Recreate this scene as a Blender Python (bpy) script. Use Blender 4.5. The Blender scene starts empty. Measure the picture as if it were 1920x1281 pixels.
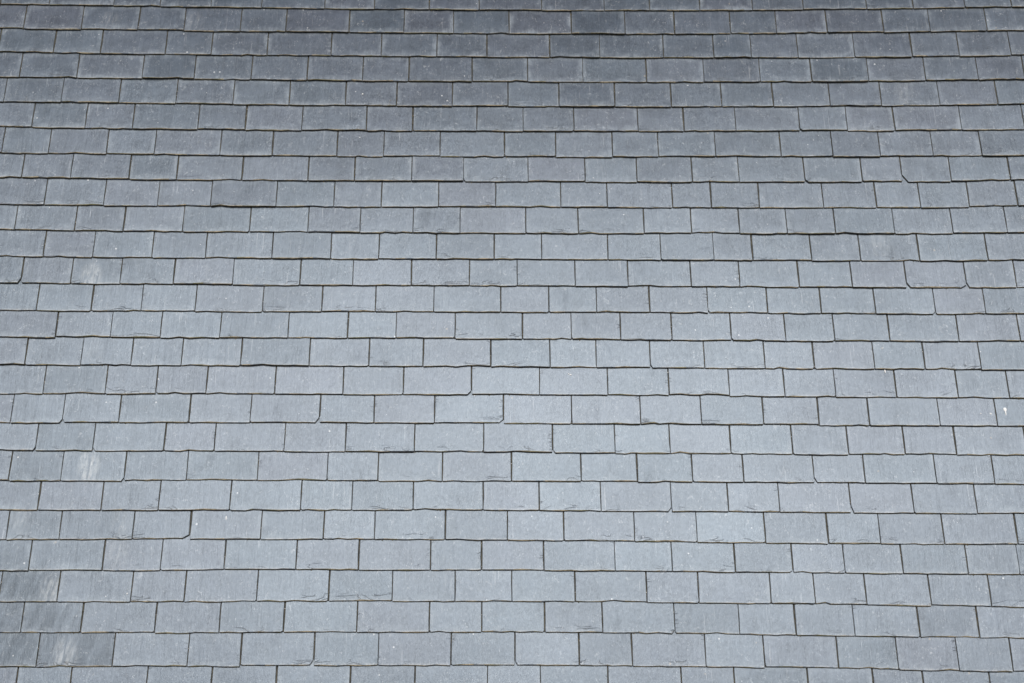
import bpy, math, random
from mathutils import Vector, Matrix, Euler

# ------------------------------------------------------------------ camera, sky, sun, exposure
scene = bpy.context.scene
PITCH = math.radians(70)                       # steep slated roof slope, rising away from the camera
cam_data = bpy.data.cameras.new('camera')
cam_data.lens = 50.0
cam_data.sensor_width = 36.0
cam_data.clip_end = 2000.0
cam = bpy.data.objects.new('camera', cam_data)
scene.collection.objects.link(cam)
look = Vector((0.0, 0.99984183, 0.01778515))
right = Vector((0.99998729, 0.0000897, -0.0050424))
up = right.cross(look)
cam.matrix_world = Matrix(((right.x, up.x, -look.x, 0.0),
                           (right.y, up.y, -look.y, -6.79892),
                           (right.z, up.z, -look.z, -0.12094),
                           (0, 0, 0, 1)))
scene.camera = cam

SUN_ELEV = math.radians(43.6)
SUN_ROT = math.radians(178)
world = bpy.data.worlds.new('World')
scene.world = world
world.use_nodes = True
wn, wl = world.node_tree.nodes, world.node_tree.links
wn.clear()
w_out = wn.new('ShaderNodeOutputWorld')
w_bg = wn.new('ShaderNodeBackground')
w_sky = wn.new('ShaderNodeTexSky')
w_sky.sky_type = 'NISHITA'
w_sky.sun_disc = False
w_sky.sun_elevation = SUN_ELEV
w_sky.sun_rotation = SUN_ROT
w_sky.air_density = 1.0
w_sky.dust_density = 3.0
w_bg.inputs['Strength'].default_value = 0.08
wl.new(w_sky.outputs['Color'], w_bg.inputs['Color'])
wl.new(w_bg.outputs['Background'], w_out.inputs['Surface'])

sun_data = bpy.data.lights.new('sun', 'SUN')
sun_data.energy = 1.5
sun_data.angle = math.radians(28)
sun_data.color = (1.0, 0.985, 0.96)
sun = bpy.data.objects.new('sun', sun_data)
scene.collection.objects.link(sun)
sun_dir = Vector((math.sin(SUN_ROT) * math.cos(SUN_ELEV), math.cos(SUN_ROT) * math.cos(SUN_ELEV), math.sin(SUN_ELEV)))
sun.location = sun_dir * 30
sun.rotation_euler = sun_dir.to_track_quat('Z', 'Y').to_euler()

scene.view_settings.view_transform = 'Standard'
scene.view_settings.look = 'None'
scene.view_settings.gamma = 1.0
scene.view_settings.use_curve_mapping = False
scene.view_settings.exposure = 0.60

# ------------------------------------------------------------------ materials
def nodes_of(name):
    m = bpy.data.materials.new(name)
    m.use_nodes = True
    nt = m.node_tree
    nt.nodes.clear()
    out = nt.nodes.new('ShaderNodeOutputMaterial')
    b = nt.nodes.new('ShaderNodeBsdfPrincipled')
    nt.links.new(b.outputs['BSDF'], out.inputs['Surface'])
    return m, nt, b

class Net:
    """small helper for wiring shader nodes"""
    def __init__(self, nt):
        self.nt = nt
    def put(self, sock, v):
        if isinstance(v, bpy.types.NodeSocket):
            self.nt.links.new(v, sock)
        else:
            sock.default_value = v
    def attr(self, name):
        n = self.nt.nodes.new('ShaderNodeAttribute')
        n.attribute_name = name
        return n.outputs['Vector']
    def sep(self, v):
        n = self.nt.nodes.new('ShaderNodeSeparateXYZ')
        self.put(n.inputs[0], v)
        return n.outputs
    def comb(self, x, y, z):
        n = self.nt.nodes.new('ShaderNodeCombineXYZ')
        for s, v in zip(n.inputs, (x, y, z)):
            self.put(s, v)
        return n.outputs[0]
    def m(self, op, a, b=0.0, c=0.0, clamp=False):
        n = self.nt.nodes.new('ShaderNodeMath')
        n.operation = op
        n.use_clamp = clamp
        for s, v in zip(n.inputs, (a, b, c)):
            self.put(s, v)
        return n.outputs[0]
    def ramp(self, v, a, b, lo=0.0, hi=1.0):
        n = self.nt.nodes.new('ShaderNodeMapRange')
        n.interpolation_type = 'SMOOTHSTEP'
        n.clamp = True
        self.put(n.inputs['Value'], v)
        n.inputs['From Min'].default_value = a
        n.inputs['From Max'].default_value = b
        n.inputs['To Min'].default_value = lo
        n.inputs['To Max'].default_value = hi
        return n.outputs['Result']
    def scale(self, v, s):
        n = self.nt.nodes.new('ShaderNodeVectorMath')
        n.operation = 'MULTIPLY'
        self.put(n.inputs[0], v)
        n.inputs[1].default_value = s
        return n.outputs[0]
    def noise(self, v, s=1.0, detail=3.0, rough=0.55, dist=0.0):
        n = self.nt.nodes.new('ShaderNodeTexNoise')
        self.put(n.inputs['Vector'], v)
        n.inputs['Scale'].default_value = s
        n.inputs['Detail'].default_value = detail
        n.inputs['Roughness'].default_value = rough
        n.inputs['Distortion'].default_value = dist
        return n.outputs[0]
    def voronoi(self, v, s):
        n = self.nt.nodes.new('ShaderNodeTexVoronoi')
        self.put(n.inputs['Vector'], v)
        n.inputs['Scale'].default_value = s
        return n.outputs['Distance'], n.outputs['Color']
    def mix(self, f, a, b):
        n = self.nt.nodes.new('ShaderNodeMix')
        n.data_type = 'RGBA'
        self.put(n.inputs[0], f)
        self.put(n.inputs[6], a)
        self.put(n.inputs[7], b)
        return n.outputs[2]
    def times(self, col, f):
        n = self.nt.nodes.new('ShaderNodeMix')
        n.data_type = 'RGBA'
        n.blend_type = 'MULTIPLY'
        n.inputs[0].default_value = 1.0
        self.put(n.inputs[6], col)
        self.put(n.inputs[7], self.comb(f, f, f))
        return n.outputs[2]
    def bump(self, h, dist, strength=1.0, normal=None):
        n = self.nt.nodes.new('ShaderNodeBump')
        n.inputs['Strength'].default_value = strength
        n.inputs['Distance'].default_value = dist
        self.put(n.inputs['Height'], h)
        if normal is not None:
            self.put(n.inputs['Normal'], normal)
        return n.outputs[0]

def slate_material():
    m, nt, b = nodes_of('weathered_slate')
    N = Net(nt)
    co = N.attr('roof_co')                 # metres on the roof, z = a different slice for every slate
    edge = N.sep(N.attr('edge_co'))        # metres from the left side, the right side and the tail
    look_ = N.sep(N.attr('slate_look'))    # tone, purple tint, weathering
    mark = N.sep(N.attr('mark_co'))        # metres from a pale worn patch; z = its strength
    tone, tint, wear = look_[0], look_[1], look_[2]

    streak = N.noise(N.scale(co, (70.0, 8.0, 1.0)), 1.0, 5.0, 0.65, 0.9)
    fine = N.noise(N.scale(co, (420.0, 60.0, 1.0)), 1.0, 2.0, 0.6)
    cloud = N.noise(N.scale(co, (9.0, 12.0, 1.0)), 1.0, 3.0, 0.55)
    grain = N.noise(N.scale(co, (260.0, 260.0, 1.0)), 1.0, 2.0, 0.6)
    broad = N.noise(N.scale(co, (24.0, 1.6, 1.0)), 1.0, 2.0, 0.5, 0.6)

    mottle = N.noise(N.scale(co, (75.0, 75.0, 1.0)), 1.0, 4.0, 0.7, 0.5)
    col = N.mix(tint, (0.034, 0.044, 0.056, 1), (0.039, 0.044, 0.057, 1))
    col = N.times(col, tone)
    f = N.m('ADD', N.ramp(streak, 0.2, 0.8, 0.85, 1.15), N.ramp(cloud, 0.25, 0.75, -0.14, 0.14))
    f = N.m('ADD', f, N.ramp(broad, 0.3, 0.7, -0.08, 0.08))
    f = N.m('ADD', f, N.ramp(fine, 0.2, 0.8, -0.08, 0.08))
    f = N.m('ADD', f, N.ramp(mottle, 0.25, 0.75, -0.12, 0.14))
    f = N.m('ADD', f, N.ramp(grain, 0.25, 0.75, -0.07, 0.07))
    col = N.times(col, f)

    # slanted dark banding in the darkest slates
    xyz = N.sep(co)
    sh = N.comb(N.m('SUBTRACT', xyz[0], N.m('MULTIPLY', xyz[1], 0.35)), xyz[1], xyz[2])
    band = N.noise(N.scale(sh, (26.0, 2.5, 1.0)), 1.0, 4.0, 0.65, 1.2)
    bandmask = N.sep(N.attr('banding'))[0]
    col = N.times(col, N.m('SUBTRACT', 1.0, N.m('MULTIPLY', bandmask, N.ramp(band, 0.38, 0.66, 0.3, 0.0))))

    # pale bloom along the worn borders of each slate
    side = N.m('MINIMUM', edge[0], edge[1])
    rag = N.noise(N.scale(co, (30.0, 30.0, 1.0)), 1.0, 4.0, 0.65)
    ragd = N.m('MULTIPLY', N.m('SUBTRACT', rag, 0.5), 0.05)
    dside = N.m('ADD', N.m('MINIMUM', side, N.m('MULTIPLY', edge[2], 0.8)), ragd)
    bloom = N.ramp(dside, 0.034, 0.0)
    dtail = N.m('ADD', N.m('SUBTRACT', 0.142, edge[2]), ragd)
    bloom2 = N.ramp(dtail, 0.03, 0.0, 0.0, 0.6)
    bloom = N.m('MULTIPLY', N.m('MAXIMUM', bloom, bloom2), N.ramp(streak, 0.3, 0.65, 0.35, 1.0))
    patchy = N.noise(N.scale(co, (11.0, 14.0, 1.0)), 1.0, 3.0, 0.6)
    bloom = N.m('MULTIPLY', N.m('MULTIPLY', bloom, wear), N.ramp(patchy, 0.36, 0.6, 0.15, 1.15))
    col = N.mix(N.m('MULTIPLY', bloom, 0.58), col, (0.25, 0.28, 0.30, 1))

    # fine pale scuffing and flecks over the face
    sc = N.noise(N.scale(co, (120.0, 90.0, 1.0)), 1.0, 3.0, 0.7, 0.6)
    scm = N.noise(N.scale(co, (16.0, 20.0, 1.0)), 1.0, 2.0, 0.55)
    scuff = N.m('MULTIPLY', N.ramp(sc, 0.55, 0.70), N.ramp(scm, 0.46, 0.66))
    col = N.mix(N.m('MULTIPLY', scuff, 0.5), col, (0.42, 0.43, 0.43, 1))
    dab = N.noise(N.scale(co, (34.0, 24.0, 1.0)), 1.0, 4.0, 0.7, 1.0)
    col = N.mix(N.ramp(dab, 0.60, 0.76, 0.0, 0.40), col, (0.40, 0.41, 0.41, 1))
    fringe = N.m('MULTIPLY', N.ramp(N.m('ADD', edge[2], N.m('MULTIPLY', ragd, 0.35)), 0.012, 0.002), N.ramp(rag, 0.4, 0.6))
    col = N.mix(N.m('MULTIPLY', fringe, 0.45), col, (0.36, 0.35, 0.32, 1))

    # thin pale runs down the face
    runs = N.noise(N.scale(co, (170.0, 3.2, 1.0)), 1.0, 2.0, 0.5, 0.8)
    runmask = N.noise(N.scale(co, (10.0, 9.0, 1.0)), 1.0, 2.0, 0.5)
    runs = N.m('MULTIPLY', N.ramp(runs, 0.62, 0.74), N.ramp(runmask, 0.5, 0.68))
    col = N.mix(N.m('MULTIPLY', runs, 0.5), col, (0.36, 0.36, 0.36, 1))

    # worn pale patch
    sh2 = N.comb(N.m('SUBTRACT', xyz[0], N.m('MULTIPLY', xyz[1], 0.12)), xyz[1], xyz[2])
    stroke = N.noise(N.scale(sh2, (60.0, 11.0, 1.0)), 1.0, 4.0, 0.65, 0.5)
    r2 = N.m('ADD', N.m('POWER', N.m('DIVIDE', mark[0], 0.066), 2.0), N.m('POWER', N.m('DIVIDE', mark[1], 0.10), 2.0))
    patch = N.m('MULTIPLY', N.ramp(r2, 1.0, 0.0), N.ramp(stroke, 0.36, 0.64))
    patch = N.m('MULTIPLY', N.m('MULTIPLY', patch, N.ramp(rag, 0.3, 0.6, 0.35, 1.0)), N.m('MULTIPLY', mark[2], 0.68))
    col = N.mix(patch, col, (0.55, 0.55, 0.52, 1))

    # small flakes split off near the borders: dark crack with a pale lip
    fl = N.noise(N.scale(co, (11.0, 30.0, 1.0)), 1.0, 1.0, 0.4, 0.8)
    near = N.m('MAXIMUM', N.ramp(edge[2], 0.036, 0.008), N.m('MULTIPLY', N.ramp(side, 0.022, 0.002), 0.7))
    flm = N.noise(N.scale(co, (7.0, 11.0, 1.3)), 1.0, 1.0)
    flmask = N.m('MULTIPLY', near, N.ramp(flm, 0.54, 0.80))
    crack = N.m('MULTIPLY', N.ramp(N.m('ABSOLUTE', N.m('SUBTRACT', fl, 0.5)), 0.016, 0.006), flmask)
    lip = N.m('MULTIPLY', N.ramp(N.m('ABSOLUTE', N.m('SUBTRACT', fl, 0.528)), 0.022, 0.008), flmask)
    col = N.mix(N.m('MULTIPLY', lip, 0.5), col, (0.34, 0.35, 0.35, 1))
    col = N.mix(N.m('MULTIPLY', crack, 0.15), col, (0.035, 0.035, 0.035, 1))

    # lichen specks, white and a few ochre
    d, c = N.voronoi(N.scale(co, (1.0, 1.0, 1.0)), 34.0)
    cs = N.sep(c)
    rad = N.m('MULTIPLY', N.m('POWER', cs[1], 3.0), 0.13)
    dot = N.m('MULTIPLY', N.m('LESS_THAN', d, N.m('ADD', rad, 0.035)), N.m('GREATER_THAN', cs[0], 0.915))
    col = N.mix(N.m('MULTIPLY', dot, 0.6), col, (0.62, 0.62, 0.60, 1))
    d2, c2 = N.voronoi(N.scale(co, (1.0, 1.0, 1.0)), 13.0)
    cs2 = N.sep(c2)
    och = N.m('MULTIPLY', N.ramp(N.m('ADD', d2, N.m('MULTIPLY', N.m('SUBTRACT', grain, 0.5), 0.12)), 0.085, 0.04), N.m('GREATER_THAN', cs2[0], 0.93))
    col = N.mix(N.m('MULTIPLY', och, 0.5), col, (0.36, 0.29, 0.19, 1))

    nt.links.new(col, b.inputs['Base Color'])

    rgh = N.m('ADD', N.ramp(cloud, 0.2, 0.8, 0.295, 0.345), N.ramp(streak, 0.2, 0.8, -0.03, 0.03))
    rgh = N.m('ADD', rgh, N.m('MULTIPLY', bloom, 0.06))
    nt.links.new(rgh, b.inputs['Roughness'])
    # dust, scuffs and lichen dull the sheen of the riven face; polished streaks keep it
    sheen = N.m('ADD', N.m('ADD', N.ramp(streak, 0.2, 0.8, 0.90, 1.10), N.ramp(mottle, 0.25, 0.75, -0.12, 0.11)), N.ramp(cloud, 0.25, 0.75, -0.10, 0.10))
    sheen = N.m('ADD', sheen, N.ramp(fine, 0.2, 0.8, -0.06, 0.06))
    where = N.sep(co)
    wide = N.noise(N.comb(where[0], where[1], 0.0), 1.3, 3.0, 0.55)
    sheen = N.m('ADD', sheen, N.ramp(wide, 0.3, 0.7, -0.08, 0.08))
    stain = N.noise(N.scale(co, (13.0, 4.0, 1.0)), 1.0, 4.0, 0.6, 0.8)
    sheen = N.m('ADD', sheen, N.ramp(stain, 0.56, 0.76, 0.0, -0.16))
    sheen = N.m('ADD', sheen, N.m('MULTIPLY', runs, 0.10))
    sheen = N.m('ADD', sheen, N.ramp(grain, 0.25, 0.75, -0.06, 0.06))
    sheen = N.m('MULTIPLY', sheen, N.m('POWER', tone, 0.8))
    sheen = N.m('MULTIPLY', sheen, N.m('SUBTRACT', 1.0, N.m('MULTIPLY', crack, 0.25)))
    sheen = N.m('MULTIPLY', sheen, N.m('SUBTRACT', 1.0, N.m('MULTIPLY', bandmask, N.ramp(band, 0.38, 0.66, 0.34, 0.0))))
    nt.links.new(N.m('MULTIPLY', sheen, 1.0), b.inputs['Specular IOR Level'])
    b.inputs['Anisotropic'].default_value = 0.96
    nt.links.new(N.mix(tint, (0.740, 0.868, 1.0, 1), (0.752, 0.867, 1.0, 1)), b.inputs['Specular Tint'])
    tg = nt.nodes.new('ShaderNodeTangent')
    tg.direction_type = 'UV_MAP'
    tg.uv_map = 'face'
    nt.links.new(tg.outputs[0], b.inputs['Tangent'])

    riven = N.m('ADD', N.m('MULTIPLY', streak, 0.55), N.m('ADD', N.m('MULTIPLY', broad, 0.7), N.m('MULTIPLY', cloud, 0.35)))
    n1 = N.bump(riven, 0.0014)
    n2 = N.bump(N.m('ADD', N.m('MULTIPLY', grain, 0.5), fine), 0.00042, 1.0, n1)
    n3 = N.bump(N.m('SUBTRACT', lip, crack), 0.0012, 1.0, n2)
    nt.links.new(n3, b.inputs['Normal'])
    return m

def edge_material():
    m, nt, b = nodes_of('dressed_slate_edge')
    N = Net(nt)
    co = N.attr('roof_co')
    a = N.noise(N.scale(co, (40.0, 40.0, 1.0)), 1.0, 3.0, 0.6)
    g = N.noise(N.scale(co, (7.0, 7.0, 1.0)), 1.0, 3.0, 0.6)
    col = N.mix(N.ramp(a, 0.35, 0.65), (0.15, 0.135, 0.10, 1), (0.36, 0.31, 0.22, 1))
    col = N.mix(N.ramp(g, 0.45, 0.65, 0.0, 0.6), col, (0.095, 0.105, 0.05, 1))
    nt.links.new(col, b.inputs['Base Color'])
    b.inputs['Roughness'].default_value = 0.9
    b.inputs['Specular IOR Level'].default_value = 0.2
    return m

def plain_material(name, c0, c1, scale, rough=0.85):
    m, nt, b = nodes_of(name)
    N = Net(nt)
    tc = nt.nodes.new('ShaderNodeTexCoord')
    n = N.noise(tc.outputs['Object'], scale, 3.0, 0.6)
    nt.links.new(N.mix(N.ramp(n, 0.3, 0.7), c0, c1), b.inputs['Base Color'])
    b.inputs['Roughness'].default_value = rough
    return m

M_SLATE = slate_material()
M_EDGE = edge_material()
M_DECK = plain_material('tarred_boarding', (0.02, 0.019, 0.017, 1), (0.05, 0.045, 0.04, 1), 8.0)
M_MOSS = plain_material('dry_moss', (0.07, 0.065, 0.03, 1), (0.24, 0.17, 0.07, 1), 25.0)
M_SILT_SHADE = plain_material('joint_silt_and_tail_shade', (0.032, 0.032, 0.027, 1), (0.085, 0.080, 0.062, 1), 60.0, 0.95)  # joint dirt, and the dark beads that stand in for tail shadows
M_GRIT = plain_material('pale_grit', (0.55, 0.54, 0.50, 1), (0.75, 0.74, 0.70, 1), 20.0)
M_DROP = plain_material('white_droppings', (0.72, 0.72, 0.70, 1), (0.85, 0.85, 0.83, 1), 60.0)

# ------------------------------------------------------------------ survey of the courses, metres on the slope
# for each course from the top: height of its tail line at u = -2.8 ... 2.8 (step 0.7), and the u of its upright joints
COURSES = [
    ([1.9189, 1.9057, 1.8904, 1.8761, 1.8649, 1.8584, 1.8576, 1.8629, 1.8740], [-2.685, -2.428, -2.088, -1.843, -1.575, -1.308, -0.976, -0.715, -0.426, -0.164, 0.165, 0.494, 0.733, 0.996, 1.272, 1.538, 1.872, 2.117, 2.389, 2.634]),
    ([1.7749, 1.7607, 1.7448, 1.7305, 1.7201, 1.7149, 1.7149, 1.7192, 1.7256], [-2.547, -2.244, -1.947, -1.706, -1.412, -1.174, -0.843, -0.557, -0.297, -0.007, 0.318, 0.598, 0.857, 1.149, 1.388, 1.653, 1.948, 2.191, 2.488]),
    ([1.6307, 1.6139, 1.6006, 1.5892, 1.5792, 1.5711, 1.5664, 1.5678, 1.5791], [-2.374, -2.129, -1.792, -1.553, -1.263, -0.931, -0.671, -0.382, -0.122, 0.204, 0.463, 0.793, 1.053, 1.247, 1.490, 1.783, 2.081, 2.325, 2.594]),
    ([1.4795, 1.4654, 1.4523, 1.4410, 1.4321, 1.4264, 1.4241, 1.4258, 1.4315], [-2.533, -2.236, -1.899, -1.631, -1.338, -1.049, -0.762, -0.525, -0.198, 0.087, 0.372, 0.699, 0.995, 1.285, 1.549, 1.841, 2.135, 2.406, 2.645]),
    ([1.3349, 1.3209, 1.3077, 1.2960, 1.2865, 1.2801, 1.2777, 1.2800, 1.2880], [-2.302, -2.006, -1.713, -1.421, -1.134, -0.846, -0.584, -0.299, -0.014, 0.247, 0.532, 0.820, 1.078, 1.342, 1.631, 1.893, 2.192, 2.488]),
    ([1.1914, 1.1725, 1.1588, 1.1491, 1.1426, 1.1384, 1.1362, 1.1359, 1.1377], [-2.435, -2.164, -1.922, -1.590, -1.349, -1.062, -0.734, -0.499, -0.173, 0.062, 0.320, 0.646, 0.878, 1.141, 1.466, 1.707, 1.948, 2.286, 2.606]),
    ([1.0402, 1.0254, 1.0137, 1.0045, 0.9977, 0.9930, 0.9903, 0.9897, 0.9915], [-2.334, -2.040, -1.799, -1.467, -1.204, -0.878, -0.643, -0.358, -0.033, 0.225, 0.511, 0.743, 1.030, 1.360, 1.620, 1.859, 2.125, 2.370]),
    ([0.9008, 0.8830, 0.8724, 0.8648, 0.8577, 0.8509, 0.8459, 0.8465, 0.8583], [-2.452, -2.206, -1.913, -1.675, -1.348, -1.017, -0.784, -0.498, -0.238, 0.085, 0.370, 0.629, 0.906, 1.140, 1.469, 1.755, 1.956, 2.199, 2.496]),
    ([0.7528, 0.7358, 0.7275, 0.7221, 0.7161, 0.7089, 0.7025, 0.7017, 0.7138], [-2.322, -2.026, -1.758, -1.494, -1.169, -0.882, -0.646, -0.362, -0.078, 0.246, 0.477, 0.801, 0.993, 1.231, 1.550, 1.813, 2.031, 2.273]),
    ([0.6133, 0.5994, 0.5887, 0.5801, 0.5728, 0.5668, 0.5624, 0.5606, 0.5629], [-2.453, -2.156, -1.915, -1.623, -1.292, -1.005, -0.747, -0.486, -0.254, 0.071, 0.330, 0.654, 0.888, 1.125, 1.359, 1.596, 1.887, 2.175, 2.442]),
    ([0.4656, 0.4539, 0.4458, 0.4390, 0.4321, 0.4247, 0.4173, 0.4112, 0.4086], [-2.295, -2.052, -1.762, -1.499, -1.173, -0.886, -0.651, -0.369, -0.085, 0.147, 0.472, 0.731, 0.990, 1.180, 1.467, 1.706, 1.995, 2.329]),
    ([0.3285, 0.3131, 0.3037, 0.2969, 0.2903, 0.2830, 0.2755, 0.2694, 0.2676], [-2.388, -2.146, -1.905, -1.645, -1.357, -1.030, -0.773, -0.488, -0.206, 0.027, 0.309, 0.566, 0.872, 1.108, 1.396, 1.653, 1.917, 2.208, 2.450]),
    ([0.1818, 0.1714, 0.1650, 0.1596, 0.1535, 0.1462, 0.1385, 0.1325, 0.1313], [-2.296, -2.031, -1.790, -1.529, -1.204, -0.918, -0.659, -0.377, -0.053, 0.179, 0.409, 0.666, 0.946, 1.233, 1.491, 1.754, 2.042, 2.282]),
    ([0.0443, 0.0338, 0.0280, 0.0226, 0.0154, 0.0060, -0.0039, -0.0104, -0.0079], [-2.187, -1.924, -1.685, -1.400, -1.073, -0.788, -0.556, -0.273, 0.051, 0.285, 0.520, 0.766, 1.050, 1.310, 1.544, 1.807, 2.137, 2.431]),
    ([-0.0960, -0.1069, -0.1141, -0.1205, -0.1277, -0.1363, -0.1454, -0.1531, -0.1562], [-2.318, -2.052, -1.813, -1.574, -1.291, -0.965, -0.681, -0.424, -0.102, 0.181, 0.400, 0.657, 0.915, 1.201, 1.436, 1.721, 1.960, 2.226]),
    ([-0.2468, -0.2517, -0.2561, -0.2611, -0.2673, -0.2748, -0.2836, -0.2929, -0.3017], [-2.215, -1.922, -1.683, -1.446, -1.121, -0.799, -0.515, -0.192, 0.129, 0.451, 0.740, 1.024, 1.285, 1.524, 1.811, 2.100, 2.342]),
    ([-0.3896, -0.3941, -0.3984, -0.4033, -0.4091, -0.4161, -0.4240, -0.4325, -0.4409], [-2.351, -2.109, -1.844, -1.515, -1.229, -0.904, -0.648, -0.365, -0.042, 0.278, 0.600, 0.885, 1.176, 1.434, 1.670, 2.000, 2.267]),
    ([-0.5229, -0.5302, -0.5368, -0.5434, -0.5507, -0.5585, -0.5667, -0.5744, -0.5806], [-2.219, -1.953, -1.622, -1.387, -1.062, -0.778, -0.456, -0.135, 0.187, 0.476, 0.733, 1.014, 1.301, 1.560, 1.822, 2.060]),
    ([-0.6710, -0.6750, -0.6785, -0.6826, -0.6878, -0.6944, -0.7021, -0.7104, -0.7182], [-2.326, -2.085, -1.793, -1.506, -1.178, -0.857, -0.622, -0.325, -0.005, 0.316, 0.575, 0.830, 1.065, 1.390, 1.624, 1.952, 2.219]),
    ([-0.8112, -0.8156, -0.8174, -0.8202, -0.8257, -0.8341, -0.8441, -0.8525, -0.8546], [-2.176, -1.885, -1.623, -1.296, -0.972, -0.738, -0.457, -0.136, 0.121, 0.404, 0.727, 0.987, 1.221, 1.547, 1.834, 2.123]),
    ([-0.9522, -0.9514, -0.9534, -0.9583, -0.9659, -0.9753, -0.9856, -0.9950, -1.0016], [-2.303, -2.063, -1.730, -1.471, -1.147, -0.862, -0.630, -0.308, -0.026, 0.231, 0.552, 0.836, 1.146, 1.431, 1.667, 1.957, 2.289]),
    ([-1.0916, -1.0936, -1.0946, -1.0974, -1.1030, -1.1117, -1.1222, -1.1325, -1.1389], [-2.184, -1.852, -1.591, -1.304, -0.980, -0.697, -0.373, -0.142, 0.139, 0.460, 0.717, 1.001, 1.260, 1.494, 1.755, 2.047]),
    ([-1.2309, -1.2358, -1.2369, -1.2384, -1.2428, -1.2513, -1.2632, -1.2766, -1.2878], [-2.301, -2.041, -1.712, -1.473, -1.148, -0.826, -0.542, -0.261, -0.006, 0.277, 0.597, 0.830, 1.152, 1.349, 1.578, 1.866, 2.133]),
    ([-1.3709, -1.3724, -1.3727, -1.3744, -1.3791, -1.3878, -1.4003, -1.4153, -1.4309], [-2.187, -1.921, -1.593, -1.306, -1.021, -0.696, -0.374, -0.141, 0.139, 0.396, 0.717, 1.003, 1.253, 1.513, 1.801, 2.064]),
    ([-1.5177, -1.5219, -1.5207, -1.5199, -1.5231, -1.5318, -1.5450, -1.5598, -1.5709], [-2.101, -1.766, -1.437, -1.203, -0.881, -0.597, -0.276, 0.006, 0.289, 0.523, 0.846, 1.105, 1.428, 1.691, 1.956, 2.192]),
    ([-1.6586, -1.6591, -1.6585, -1.6599, -1.6649, -1.6741, -1.6869, -1.7015, -1.7149], [-2.180, -1.943, -1.609, -1.325, -1.041, -0.718, -0.434, -0.114, 0.117, 0.414, 0.735, 0.966, 1.289, 1.574, 1.794, 2.086]),]
GAUGE = 0.1415
STEP = 0.0094       # how far each tail stands proud of the slate below it
THICK = 0.0077
LENGTH = 0.365
U_MAX, V_TOP, V_BOT = 4.3, 3.1, -2.9

# corners broken off: course, joint, which slate (-1 left of the joint, +1 right of it), width and height of the missing piece
CHIPS = {(11, 0, -1): (0.016, 0.030), (7, 16, 1): (0.034, 0.052), (11, 16, 1): (0.020, 0.032), (11, 17, -1): (0.030, 0.018),
         (11, 17, 1): (0.014, 0.034), (15, 7, -1): (0.022, 0.022), (16, 8, -1): (0.020, 0.018), (16, 5, -1): (0.022, 0.030),
         (16, 1, -1): (0.016, 0.020), (16, 1, 1): (0.012, 0.022), (20, 3, -1): (0.036, 0.020), (18, 13, 1): (0.016, 0.030),
         (19, 10, -1): (0.018, 0.024), (19, 13, 1): (0.014, 0.040), (23, 10, -1): (0.016, 0.020), (24, 4, -1): (0.016, 0.024),
         (24, 7, 1): (0.012, 0.018), (18, 2, -1): (0.014, 0.022), (7, 14, 1): (0.020, 0.018), (13, 12, 1): (0.010, 0.014),
         (12, 12, 1): (0.010, 0.014), (12, 16, -1): (0.014, 0.016), (17, 0, -1): (0.012, 0.020), (17, 8, 1): (0.012, 0.016),
         (5, 14, 1): (0.014, 0.012), (14, 11, 1): (0.012, 0.020), (21, 12, -1): (0.014, 0.010), (15, 2, 1): (0.010, 0.012),
         (9, 4, -1): (0.008, 0.012), (17, 1, 1): (0.014, 0.020), (7, 8, 1): (0.012, 0.014), (1, 13, 1): (0.010, 0.010)}
# slates that are darker, lighter or more purple than their neighbours: point on the slope, tone, tint
SHADES = [(-2.13, -0.17, 0.80, 0.1), (-1.30, -0.17, 1.10, 0.9), (-0.98, -0.17, 1.12, 1.0), (0.45, -0.18, 1.06, 0.9), (-0.55, -0.17, 1.03, 0.6),
          (-2.09, -1.17, 0.74, 0.1), (-2.01, -1.45, 0.82, 0.2), (-2.22, -1.45, 0.78, 0.1), (-2.2, -1.17, 0.76, 0.1), (-1.98, -1.31, 0.86, 0.2),
          (-1.3, -1.31, 0.93, 0.2), (-2.2, -1.31, 0.86, 0.2), (-2.2, -1.03, 0.86, 0.1), (-2.2, -0.89, 0.88, 0.1), (-2.25, -0.6, 0.84, 0.1),
          (2.3, 1.79, 0.80, 0.3), (2.1, 1.93, 0.85, 0.3), (0.3, 1.65, 0.82, 0.2), (0.6, 1.65, 0.86, 0.2), (-0.1, 1.5, 0.84, 0.2),
          (0.05, 1.8, 0.86, 0.9), (-0.3, 1.8, 0.88, 0.8), (-2.3, 1.79, 0.86, 0.9), (-2.6, 1.79, 0.84, 0.9), (-1.4, 1.5, 0.88, 0.2),
          (-0.5, 1.36, 0.88, 0.3), (-2.35, 1.36, 0.9, 0.2), (2.2, 0.25, 1.02, 1.0), (1.9, 0.39, 1.04, 1.0), (2.15, 0.12, 1.0, 0.9),
          (-0.4, 1.36, 0.92, 0.7), (1.75, 1.22, 0.92, 0.8), (1.3, 1.22, 0.94, 0.5), (-1.3, 1.08, 0.93, 0.2), (-1.0, 0.94, 0.92, 0.5),
          (1.22, 1.09, 0.86, 0.2), (2.0, 0.93, 0.95, 0.3), (-2.1, 0.36, 0.93, 0.1), (-1.8, 0.36, 0.86, 0.1), (-0.75, -0.31, 1.03, 0.3),
          (2.2, -0.33, 0.98, 0.9), (0.9, -0.32, 0.90, 0.1)]
# pale worn patches: point on the slope, strength
MARKS = [(-2.051, 0.352, 0.55), (-1.965, -0.610, 0.75), (-2.070, -1.19, 0.6), (-1.98, -1.475, 0.55), (-2.42, 1.62, 0.30), (-2.0, -0.045, 0.16),
         (-1.79, -1.02, 0.28), (-2.24, -0.87, 0.22), (-1.78, -0.87, 0.18), (1.81, 0.50, 0.25), (2.02, 1.36, 0.22), (-1.66, 1.79, 0.25), (-2.1, 1.80, 0.25)]
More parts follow.
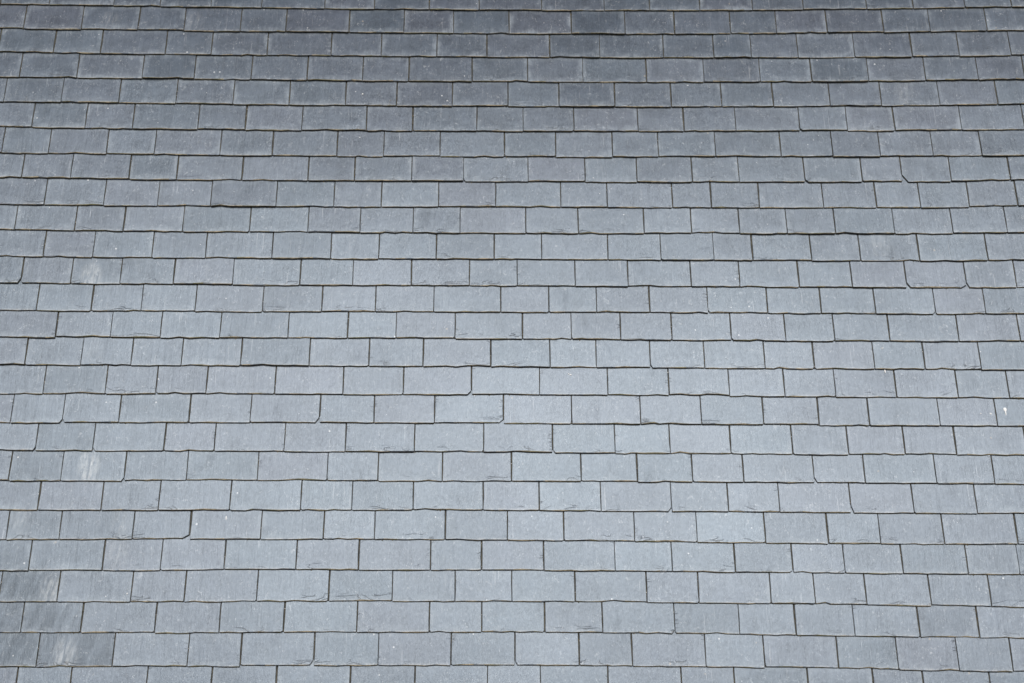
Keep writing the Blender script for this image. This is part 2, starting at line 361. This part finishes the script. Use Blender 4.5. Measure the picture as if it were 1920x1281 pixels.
# bird droppings: point on the slope, half width, half height
DROPPINGS = [(2.3125, -0.354, 0.0085, 0.0110), (2.243, -0.374, 0.0045, 0.004), (0.277, -0.168, 0.0055, 0.0035), (0.268, -0.163, 0.0026, 0.003),
             (2.196, -0.372, 0.003, 0.003), (1.77, -0.155, 0.003, 0.010), (-1.31, -0.855, 0.003, 0.009), (2.314, -0.372, 0.003, 0.011),
             (-1.73, -1.2, 0.0035, 0.0035), (-0.76, 1.365, 0.004, 0.004)]

COL = scene.collection

def tail_v(tab, u):
    s = (u + 2.8) / 0.7
    i = max(0, min(7, int(math.floor(s))))
    if s < 0: s = 0.0
    if s > 8: s = 8.0
    f = s - i
    return tab[i] * (1 - f) + tab[i + 1] * f

def extend_joints(js, rng):
    js = list(js)
    while js[0] > -U_MAX:
        js.insert(0, js[0] - rng.choice((0.24, 0.265, 0.29, 0.33)) - rng.uniform(-0.008, 0.008))
    n_new = 0
    while js[-1] < U_MAX:
        js.append(js[-1] + rng.choice((0.24, 0.265, 0.29, 0.33)) + rng.uniform(-0.008, 0.008))
    return js

# ------------------------------------------------------------------ one slate as raw geometry in its own frame
# x across, y up the slope from the tail, z out of the roof; the top face is z = 0 at the tail
def slate_geometry(w, tl, tr, lift, chips, rng, lean):
    """w: width; tl, tr: offsets of the two tail corners along y; chips: {-1:(dx,dy), 1:(dx,dy)}"""
    h = w / 2
    bow = rng.uniform(-0.0018, 0.0014)
    def corner(side):
        if side in chips:
            return (chips[side][0] * 0.8, chips[side][1] * 0.8)
        c = rng.choice((0.0008, 0.0012, 0.0016, 0.0022, 0.0045))
        return (c * rng.uniform(0.7, 1.5), c * rng.uniform(0.7, 1.8))
    lx, ly = corner(-1)
    rx, ry = corner(1)
    def ty(x):
        s = (x + h) / w
        return tl * (1 - s) + tr * s + bow * 4 * s * (1 - s)
    base = []
    base.append((-h + lean[0], LENGTH))
    base.append((-h + rng.uniform(-0.0004, 0.0022), GAUGE * rng.uniform(0.35, 0.7)))
    base.append((-h, ty(-h) + ly))
    base.append((-h + lx, ty(-h + lx)))
    for k in range(1, 6):
        x = -h + lx + (w - lx - rx) * (k + rng.uniform(-0.28, 0.28)) / 6
        y = ty(x) + rng.uniform(-0.0017, 0.0017)
        if rng.random() < 0.10:
            y += rng.uniform(0.002, 0.0055)
        base.append((x, y))
    base.append((h - rx, ty(h - rx)))
    base.append((h, ty(h) + ry))
    base.append((h - rng.uniform(-0.0004, 0.0022), GAUGE * rng.uniform(0.35, 0.7)))
    base.append((h + lean[1], LENGTH))
    n = len(base)
    twist = max(-0.0011, min(0.0011, rng.gauss(0, 0.0006)))
    def zt(y, x):
        return -y * STEP / GAUGE + (lift + twist * x / h) * (1 - y / LENGTH)
    verts, uv = [], []
    # top ring, drawn in a little from the outline: the dressed margin
    inset = []
    for k, (x, y) in enumerate(base):
        a = rng.uniform(0.0008, 0.0026)
        if k in (0, n - 1):
            px, py = x + (0.001 if k == 0 else -0.001), y
        elif k in (1, 2, 3):
            px, py = x + a * 0.8, y + (a if k > 1 else 0)
        elif k in (n - 2, n - 3, n - 4):
            px, py = x - a * 0.8, y + (a if k < n - 2 else 0)
        else:
            px, py = x, y + a * rng.choice((1.0, 1.4, 2.0))
        inset.append((px, py))
    for x, y in inset:
        verts.append((x, y, zt(y, x)))
    for k, (x, y) in enumerate(base):
        drop = rng.uniform(0.0010, 0.0024) if 0 < k < n - 1 else 0.0008
        verts.append((x, y, zt(y, x) - drop))
    for x, y in base:
        verts.append((x, y, zt(y, x) - THICK))
    faces = [tuple(range(n))]
    mats = [0]
    for k in range(n - 1):
        faces.append((k, n + k, n + k + 1, k + 1)); mats.append(1 if 2 < k < n - 4 and rng.random() < 0.75 else 0)
    for k in range(n - 1):
        faces.append((n + k, 2 * n + k, 2 * n + k + 1, n + k + 1)); mats.append(1)
    return verts, faces, mats

class Pile:
    """collects geometry with its attributes and links it as one mesh object"""
    def __init__(self):
        self.v, self.f, self.m = [], [], []
        self.co, self.edge, self.look, self.mark, self.uv, self.band = [], [], [], [], [], []
    def add(self, spec, offset=(0, 0, 0)):
        b = len(self.v)
        verts, faces, mats = spec['geo']
        h = spec['w'] / 2
        for x, y, z in verts:
            self.v.append((x + offset[0], y + offset[1], z + offset[2]))
            self.co.append((x + spec['u'], y + spec['v'], spec['slice']))
            self.edge.append((x + h, h - x, y))
            self.look.append(spec['look'])
            mk = spec['mark']
            self.mark.append((x + spec['u'] - mk[0], y + spec['v'] - mk[1], mk[2]))
            self.uv.append((x, y))
            self.band.append(spec['band'])
        for f, m in zip(faces, mats):
            self.f.append(tuple(i + b for i in f)); self.m.append(m)
    def build(self, name, parent):
        me = bpy.data.meshes.new(name)
        me.from_pydata(self.v, [], self.f)
        me.materials.append(M_SLATE)
        me.materials.append(M_EDGE)
        me.polygons.foreach_set('material_index', self.m)
        for nm, data in (('roof_co', self.co), ('edge_co', self.edge), ('slate_look', self.look), ('mark_co', self.mark)):
            at = me.attributes.new(nm, 'FLOAT_VECTOR', 'POINT')
            at.data.foreach_set('vector', [c for t in data for c in t])
        at = me.attributes.new('banding', 'FLOAT', 'POINT')
        at.data.foreach_set('value', self.band)
        uvl = me.uv_layers.new(name='face')
        idx = [0] * len(me.loops)
        me.loops.foreach_get('vertex_index', idx)
        uvl.data.foreach_set('uv', [c for i in idx for c in self.uv[i]])
        me.update()
        o = bpy.data.objects.new(name, me)
        COL.objects.link(o)
        o.parent = parent
        return o

# ------------------------------------------------------------------ the roof
roof = bpy.data.objects.new('slate_roof', None)
roof.empty_display_size = 0.5
roof.rotation_euler = (PITCH, 0, 0)
COL.objects.link(roof)
roof['label'] = 'steep roof slope laid with overlapping courses of blue grey natural slates'
roof['category'] = 'roof'
roof['kind'] = 'thing'
roof_m = Matrix.Rotation(PITCH, 4, 'X')

deck_me = bpy.data.meshes.new('boarding')
z0, z1 = -0.060, -0.085
dv = [(x, y, z) for z in (z0, z1) for x, y in ((-U_MAX - 0.1, V_BOT - 0.05), (U_MAX + 0.1, V_BOT - 0.05), (U_MAX + 0.1, V_TOP + 0.4), (-U_MAX - 0.1, V_TOP + 0.4))]
deck_me.from_pydata(dv, [], [(0, 1, 2, 3), (7, 6, 5, 4), (0, 4, 5, 1), (1, 5, 6, 2), (2, 6, 7, 3), (3, 7, 4, 0)])
deck_me.materials.append(M_DECK)
deck = bpy.data.objects.new('boarding', deck_me)
COL.objects.link(deck)
deck.parent = roof

rows = []
rng = random.Random(5)
top_v = COURSES[0][0]
k = 1
extra_top = []
while top_v[4] + GAUGE * k < V_TOP:
    extra_top.append(([v + GAUGE * k for v in top_v], [rng.uniform(-0.15, 0.15)], None)); k += 1
bot_v = COURSES[-1][0]
k = 1
extra_bot = []
while bot_v[4] - GAUGE * k > V_BOT:
    extra_bot.append(([v - GAUGE * k for v in bot_v], [rng.uniform(-0.15, 0.15)], None)); k += 1
rows = list(reversed(extra_top)) + [(a, b_, i) for i, (a, b_) in enumerate(COURSES)] + extra_bot

specs = []
for tab, js, idx in rows:
    first = js[0]
    ext = extend_joints(js, rng)
    off = ext.index(first)
    gaps = [rng.choice((0.0020, 0.0028, 0.0038, 0.0050)) for _ in ext]
    leans = [rng.uniform(-0.003, 0.003) for _ in ext]
    step_off = [rng.uniform(-0.0025, 0.0025) for _ in ext]
    prev_r = 0.0
    for i in range(len(ext) - 1):
        ul = ext[i] + gaps[i] / 2
        ur = ext[i + 1] - gaps[i + 1] / 2
        w = ur - ul
        uc = (ul + ur) / 2
        vl, vr = tail_v(tab, ul), tail_v(tab, ur)
        own = rng.gauss(0, 0.0014)
        vc = (vl + vr) / 2 + own
        tl = (vl - vr) / 2 + rng.gauss(0, 0.0010)
        tr = (vr - vl) / 2 + rng.gauss(0, 0.0010)
        chips = {}
        if idx is not None:
            if (idx, i - off, 1) in CHIPS: chips[-1] = CHIPS[(idx, i - off, 1)]
            if (idx, i + 1 - off, -1) in CHIPS: chips[1] = CHIPS[(idx, i + 1 - off, -1)]
        lean = (leans[i] + 0.0, leans[i + 1] + 0.0)
        lift = min(0.0045, rng.expovariate(1 / 0.0010))
        tone = max(0.93, min(1.12, rng.gauss(1.0, 0.034)))
        band = 0.0
        tint = min(1.0, max(0.0, rng.gauss(0.35, 0.28)))
        for su, sv, st, sp in SHADES:
            if ul <= su <= ur and vc <= sv < vc + GAUGE:
                tone, tint = 1 - (1 - st) * 0.55, sp
                if su < -1.85 and sv < -1.1:
                    band = 0.6
        mk = (0.0, 0.0, 0.0)
        for mu, mv, ms in MARKS:
            if ul <= mu <= ur and vc <= mv < vc + GAUGE:
                mk = (mu, mv, ms)
        wear = max(0.25, min(1.0, rng.gauss(0.7, 0.2)))
        geo = slate_geometry(w, tl, tr, lift, chips, rng, lean)
        specs.append(dict(geo=geo, w=w, u=uc, v=vc, ul=ul, ur=ur, look=(tone, tint, wear), mark=mk, band=band, joint_y=max(0.0, prev_r, chips.get(-1, (0, 0))[1]) + 0.004,
                          slice=rng.uniform(0, 80), idx=idx))
        prev_r = chips.get(1, (0, 0))[1]

# size of each slate in the picture
cam_inv = cam.matrix_world.inverted()
def project(u, v):
    p = cam_inv @ (roof_m @ Vector((u, v, 0)))
    return (p.x / -p.z * cam_data.lens / 18.0, p.y / -p.z * cam_data.lens / 18.0)   # x in -1..1, y in about -0.667..0.667
ASP = 683 / 1024
for s in specs:
    x0, y0 = project(s['ul'], s['v'])
    x1, y1 = project(s['ur'], s['v'] + GAUGE)
    cx0, cx1 = max(-1, min(x0, x1)), min(1, max(x0, x1))
    cy0, cy1 = max(-ASP, y0), min(ASP, y1)
    s['area'] = max(0, cx1 - cx0) * max(0, cy1 - cy0)
order = sorted(range(len(specs)), key=lambda i: -specs[i]['area'])
single = set(i for i in order[:300] if specs[i]['area'] > 0)
pile = Pile()
slate_objects = []
for i, s in enumerate(specs):
    if i in single:
        p = Pile()
        p.add(s)
        o = p.build('slate', roof)
        o.location = (s['u'], s['v'], 0)
        slate_objects.append((s, o))
    else:
        pile.add(s, (s['u'], s['v'], 0))
rest = pile.build('slates', roof)
rest['kind'] = 'stuff'
rest['label'] = 'the smaller blue grey slates of the upper courses'

# ------------------------------------------------------------------ silt and moss packed into the joints; dark beads as painted shade under the tails
silt_shade_rng = random.Random(21)
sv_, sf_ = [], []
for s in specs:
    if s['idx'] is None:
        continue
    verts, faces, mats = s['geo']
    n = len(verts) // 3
    # along the foot of the tail face: a thin ragged dark bead painted in as the tail's shadow line
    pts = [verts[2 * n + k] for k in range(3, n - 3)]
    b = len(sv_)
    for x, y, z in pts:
        out = silt_shade_rng.choice((0.0, 0.0, 0.0, 0.0006, 0.0012, 0.0022))
        zz = z + silt_shade_rng.uniform(0.0010, 0.0032)
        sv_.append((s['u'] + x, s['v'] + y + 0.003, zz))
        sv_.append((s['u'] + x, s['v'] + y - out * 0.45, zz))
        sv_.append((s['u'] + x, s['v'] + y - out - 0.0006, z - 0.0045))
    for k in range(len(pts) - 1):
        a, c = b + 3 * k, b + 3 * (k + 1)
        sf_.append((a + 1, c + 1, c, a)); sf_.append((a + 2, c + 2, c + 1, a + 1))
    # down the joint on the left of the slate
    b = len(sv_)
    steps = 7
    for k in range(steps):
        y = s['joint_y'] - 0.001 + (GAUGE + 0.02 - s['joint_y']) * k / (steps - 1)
        z = -y * STEP / GAUGE - silt_shade_rng.uniform(0.0030, 0.0060)
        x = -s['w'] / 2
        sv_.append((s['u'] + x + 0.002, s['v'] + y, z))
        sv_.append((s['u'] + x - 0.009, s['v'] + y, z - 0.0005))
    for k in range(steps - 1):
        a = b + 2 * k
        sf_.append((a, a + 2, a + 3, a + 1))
me = bpy.data.meshes.new('silt_and_tail_shade')
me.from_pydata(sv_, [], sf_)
me.materials.append(M_SILT_SHADE)
silt_and_tail_shade = bpy.data.objects.new('silt_and_tail_shade', me)
COL.objects.link(silt_and_tail_shade)
silt_and_tail_shade.parent = roof
silt_and_tail_shade['kind'] = 'stuff'

# ------------------------------------------------------------------ droppings, moss and grit
def blob(u, v, z, a, b_, c, rng, n=8):
    ring = []
    for k in range(n):
        t = 2 * math.pi * k / n
        r = rng.uniform(0.75, 1.2)
        ring.append((u + a * r * math.cos(t), v + b_ * r * math.sin(t), z))
    ring2 = [(u + (x - u) * 0.6, v + (y - v) * 0.6, z + c) for x, y, _ in ring]
    vs = ring + ring2
    fs = [(k, (k + 1) % n, n + (k + 1) % n, n + k) for k in range(n)] + [tuple(range(n, 2 * n))]
    return vs, fs

drop_rng = random.Random(3)
for du, dv_, a, b_ in DROPPINGS:
    host = None
    for s, o in slate_objects:
        if s['ul'] <= du <= s['ur'] and s['v'] <= dv_ < s['v'] + GAUGE:
            host = (s, o)
    px, py = (du, dv_) if host is None else (du - host[0]['u'], dv_ - host[0]['v'])
    yv = py if host else 0.06
    vs, fs = blob(px, py, 0, a, b_, 0.0012, drop_rng, 9)
    vs = [(x, y, z - (y if host else yv) * STEP / GAUGE + 0.0004 + (0.0012 if z == 0 else 0.0012)) for x, y, z in vs]
    me = bpy.data.meshes.new('bird_dropping')
    me.from_pydata(vs, [], fs)
    me.materials.append(M_DROP)
    o = bpy.data.objects.new('bird_dropping', me)
    COL.objects.link(o)
    o.parent = host[1] if host else roof

def crumbs(name, mat, n, seed, rmin, rmax, in_tail, places=()):
    g = random.Random(seed)
    vs_, fs_ = [], []
    pool = [s for s in specs if s['idx'] is not None]
    spots = list(places)
    for _ in range(n):
        s = g.choice(pool)
        if g.random() < in_tail:
            spots.append((g.uniform(s['ul'], s['ur']), s['v'] - 0.002, -0.009))
        else:
            y = g.uniform(0.005, 0.13)
            spots.append((s['ul'] - 0.0022, s['v'] + y, -0.004 - y * STEP / GAUGE))
    for u, v, z in spots:
        r = g.uniform(rmin, rmax)
        b = len(vs_)
        for dx, dy, dz in ((1, 0, 0), (0, 1, 0), (-1, 0, 0), (0, -1, 0), (0, 0, 1), (0, 0, -1)):
            k = r * g.uniform(0.7, 1.3)
            vs_.append((u + dx * k, v + dy * k, z + dz * k))
        for a, c in ((0, 1), (1, 2), (2, 3), (3, 0)):
            fs_.append((b + a, b + c, b + 4)); fs_.append((b + c, b + a, b + 5))
    me = bpy.data.meshes.new(name)
    me.from_pydata(vs_, [], fs_)
    me.materials.append(mat)
    o = bpy.data.objects.new(name, me)
    COL.objects.link(o)
    o.parent = roof
    o['kind'] = 'stuff'
    return o
crumbs('moss', M_MOSS, 1400, 11, 0.0016, 0.0040, 0.62)
crumbs('grit', M_GRIT, 420, 12, 0.0013, 0.0027, 0.2)
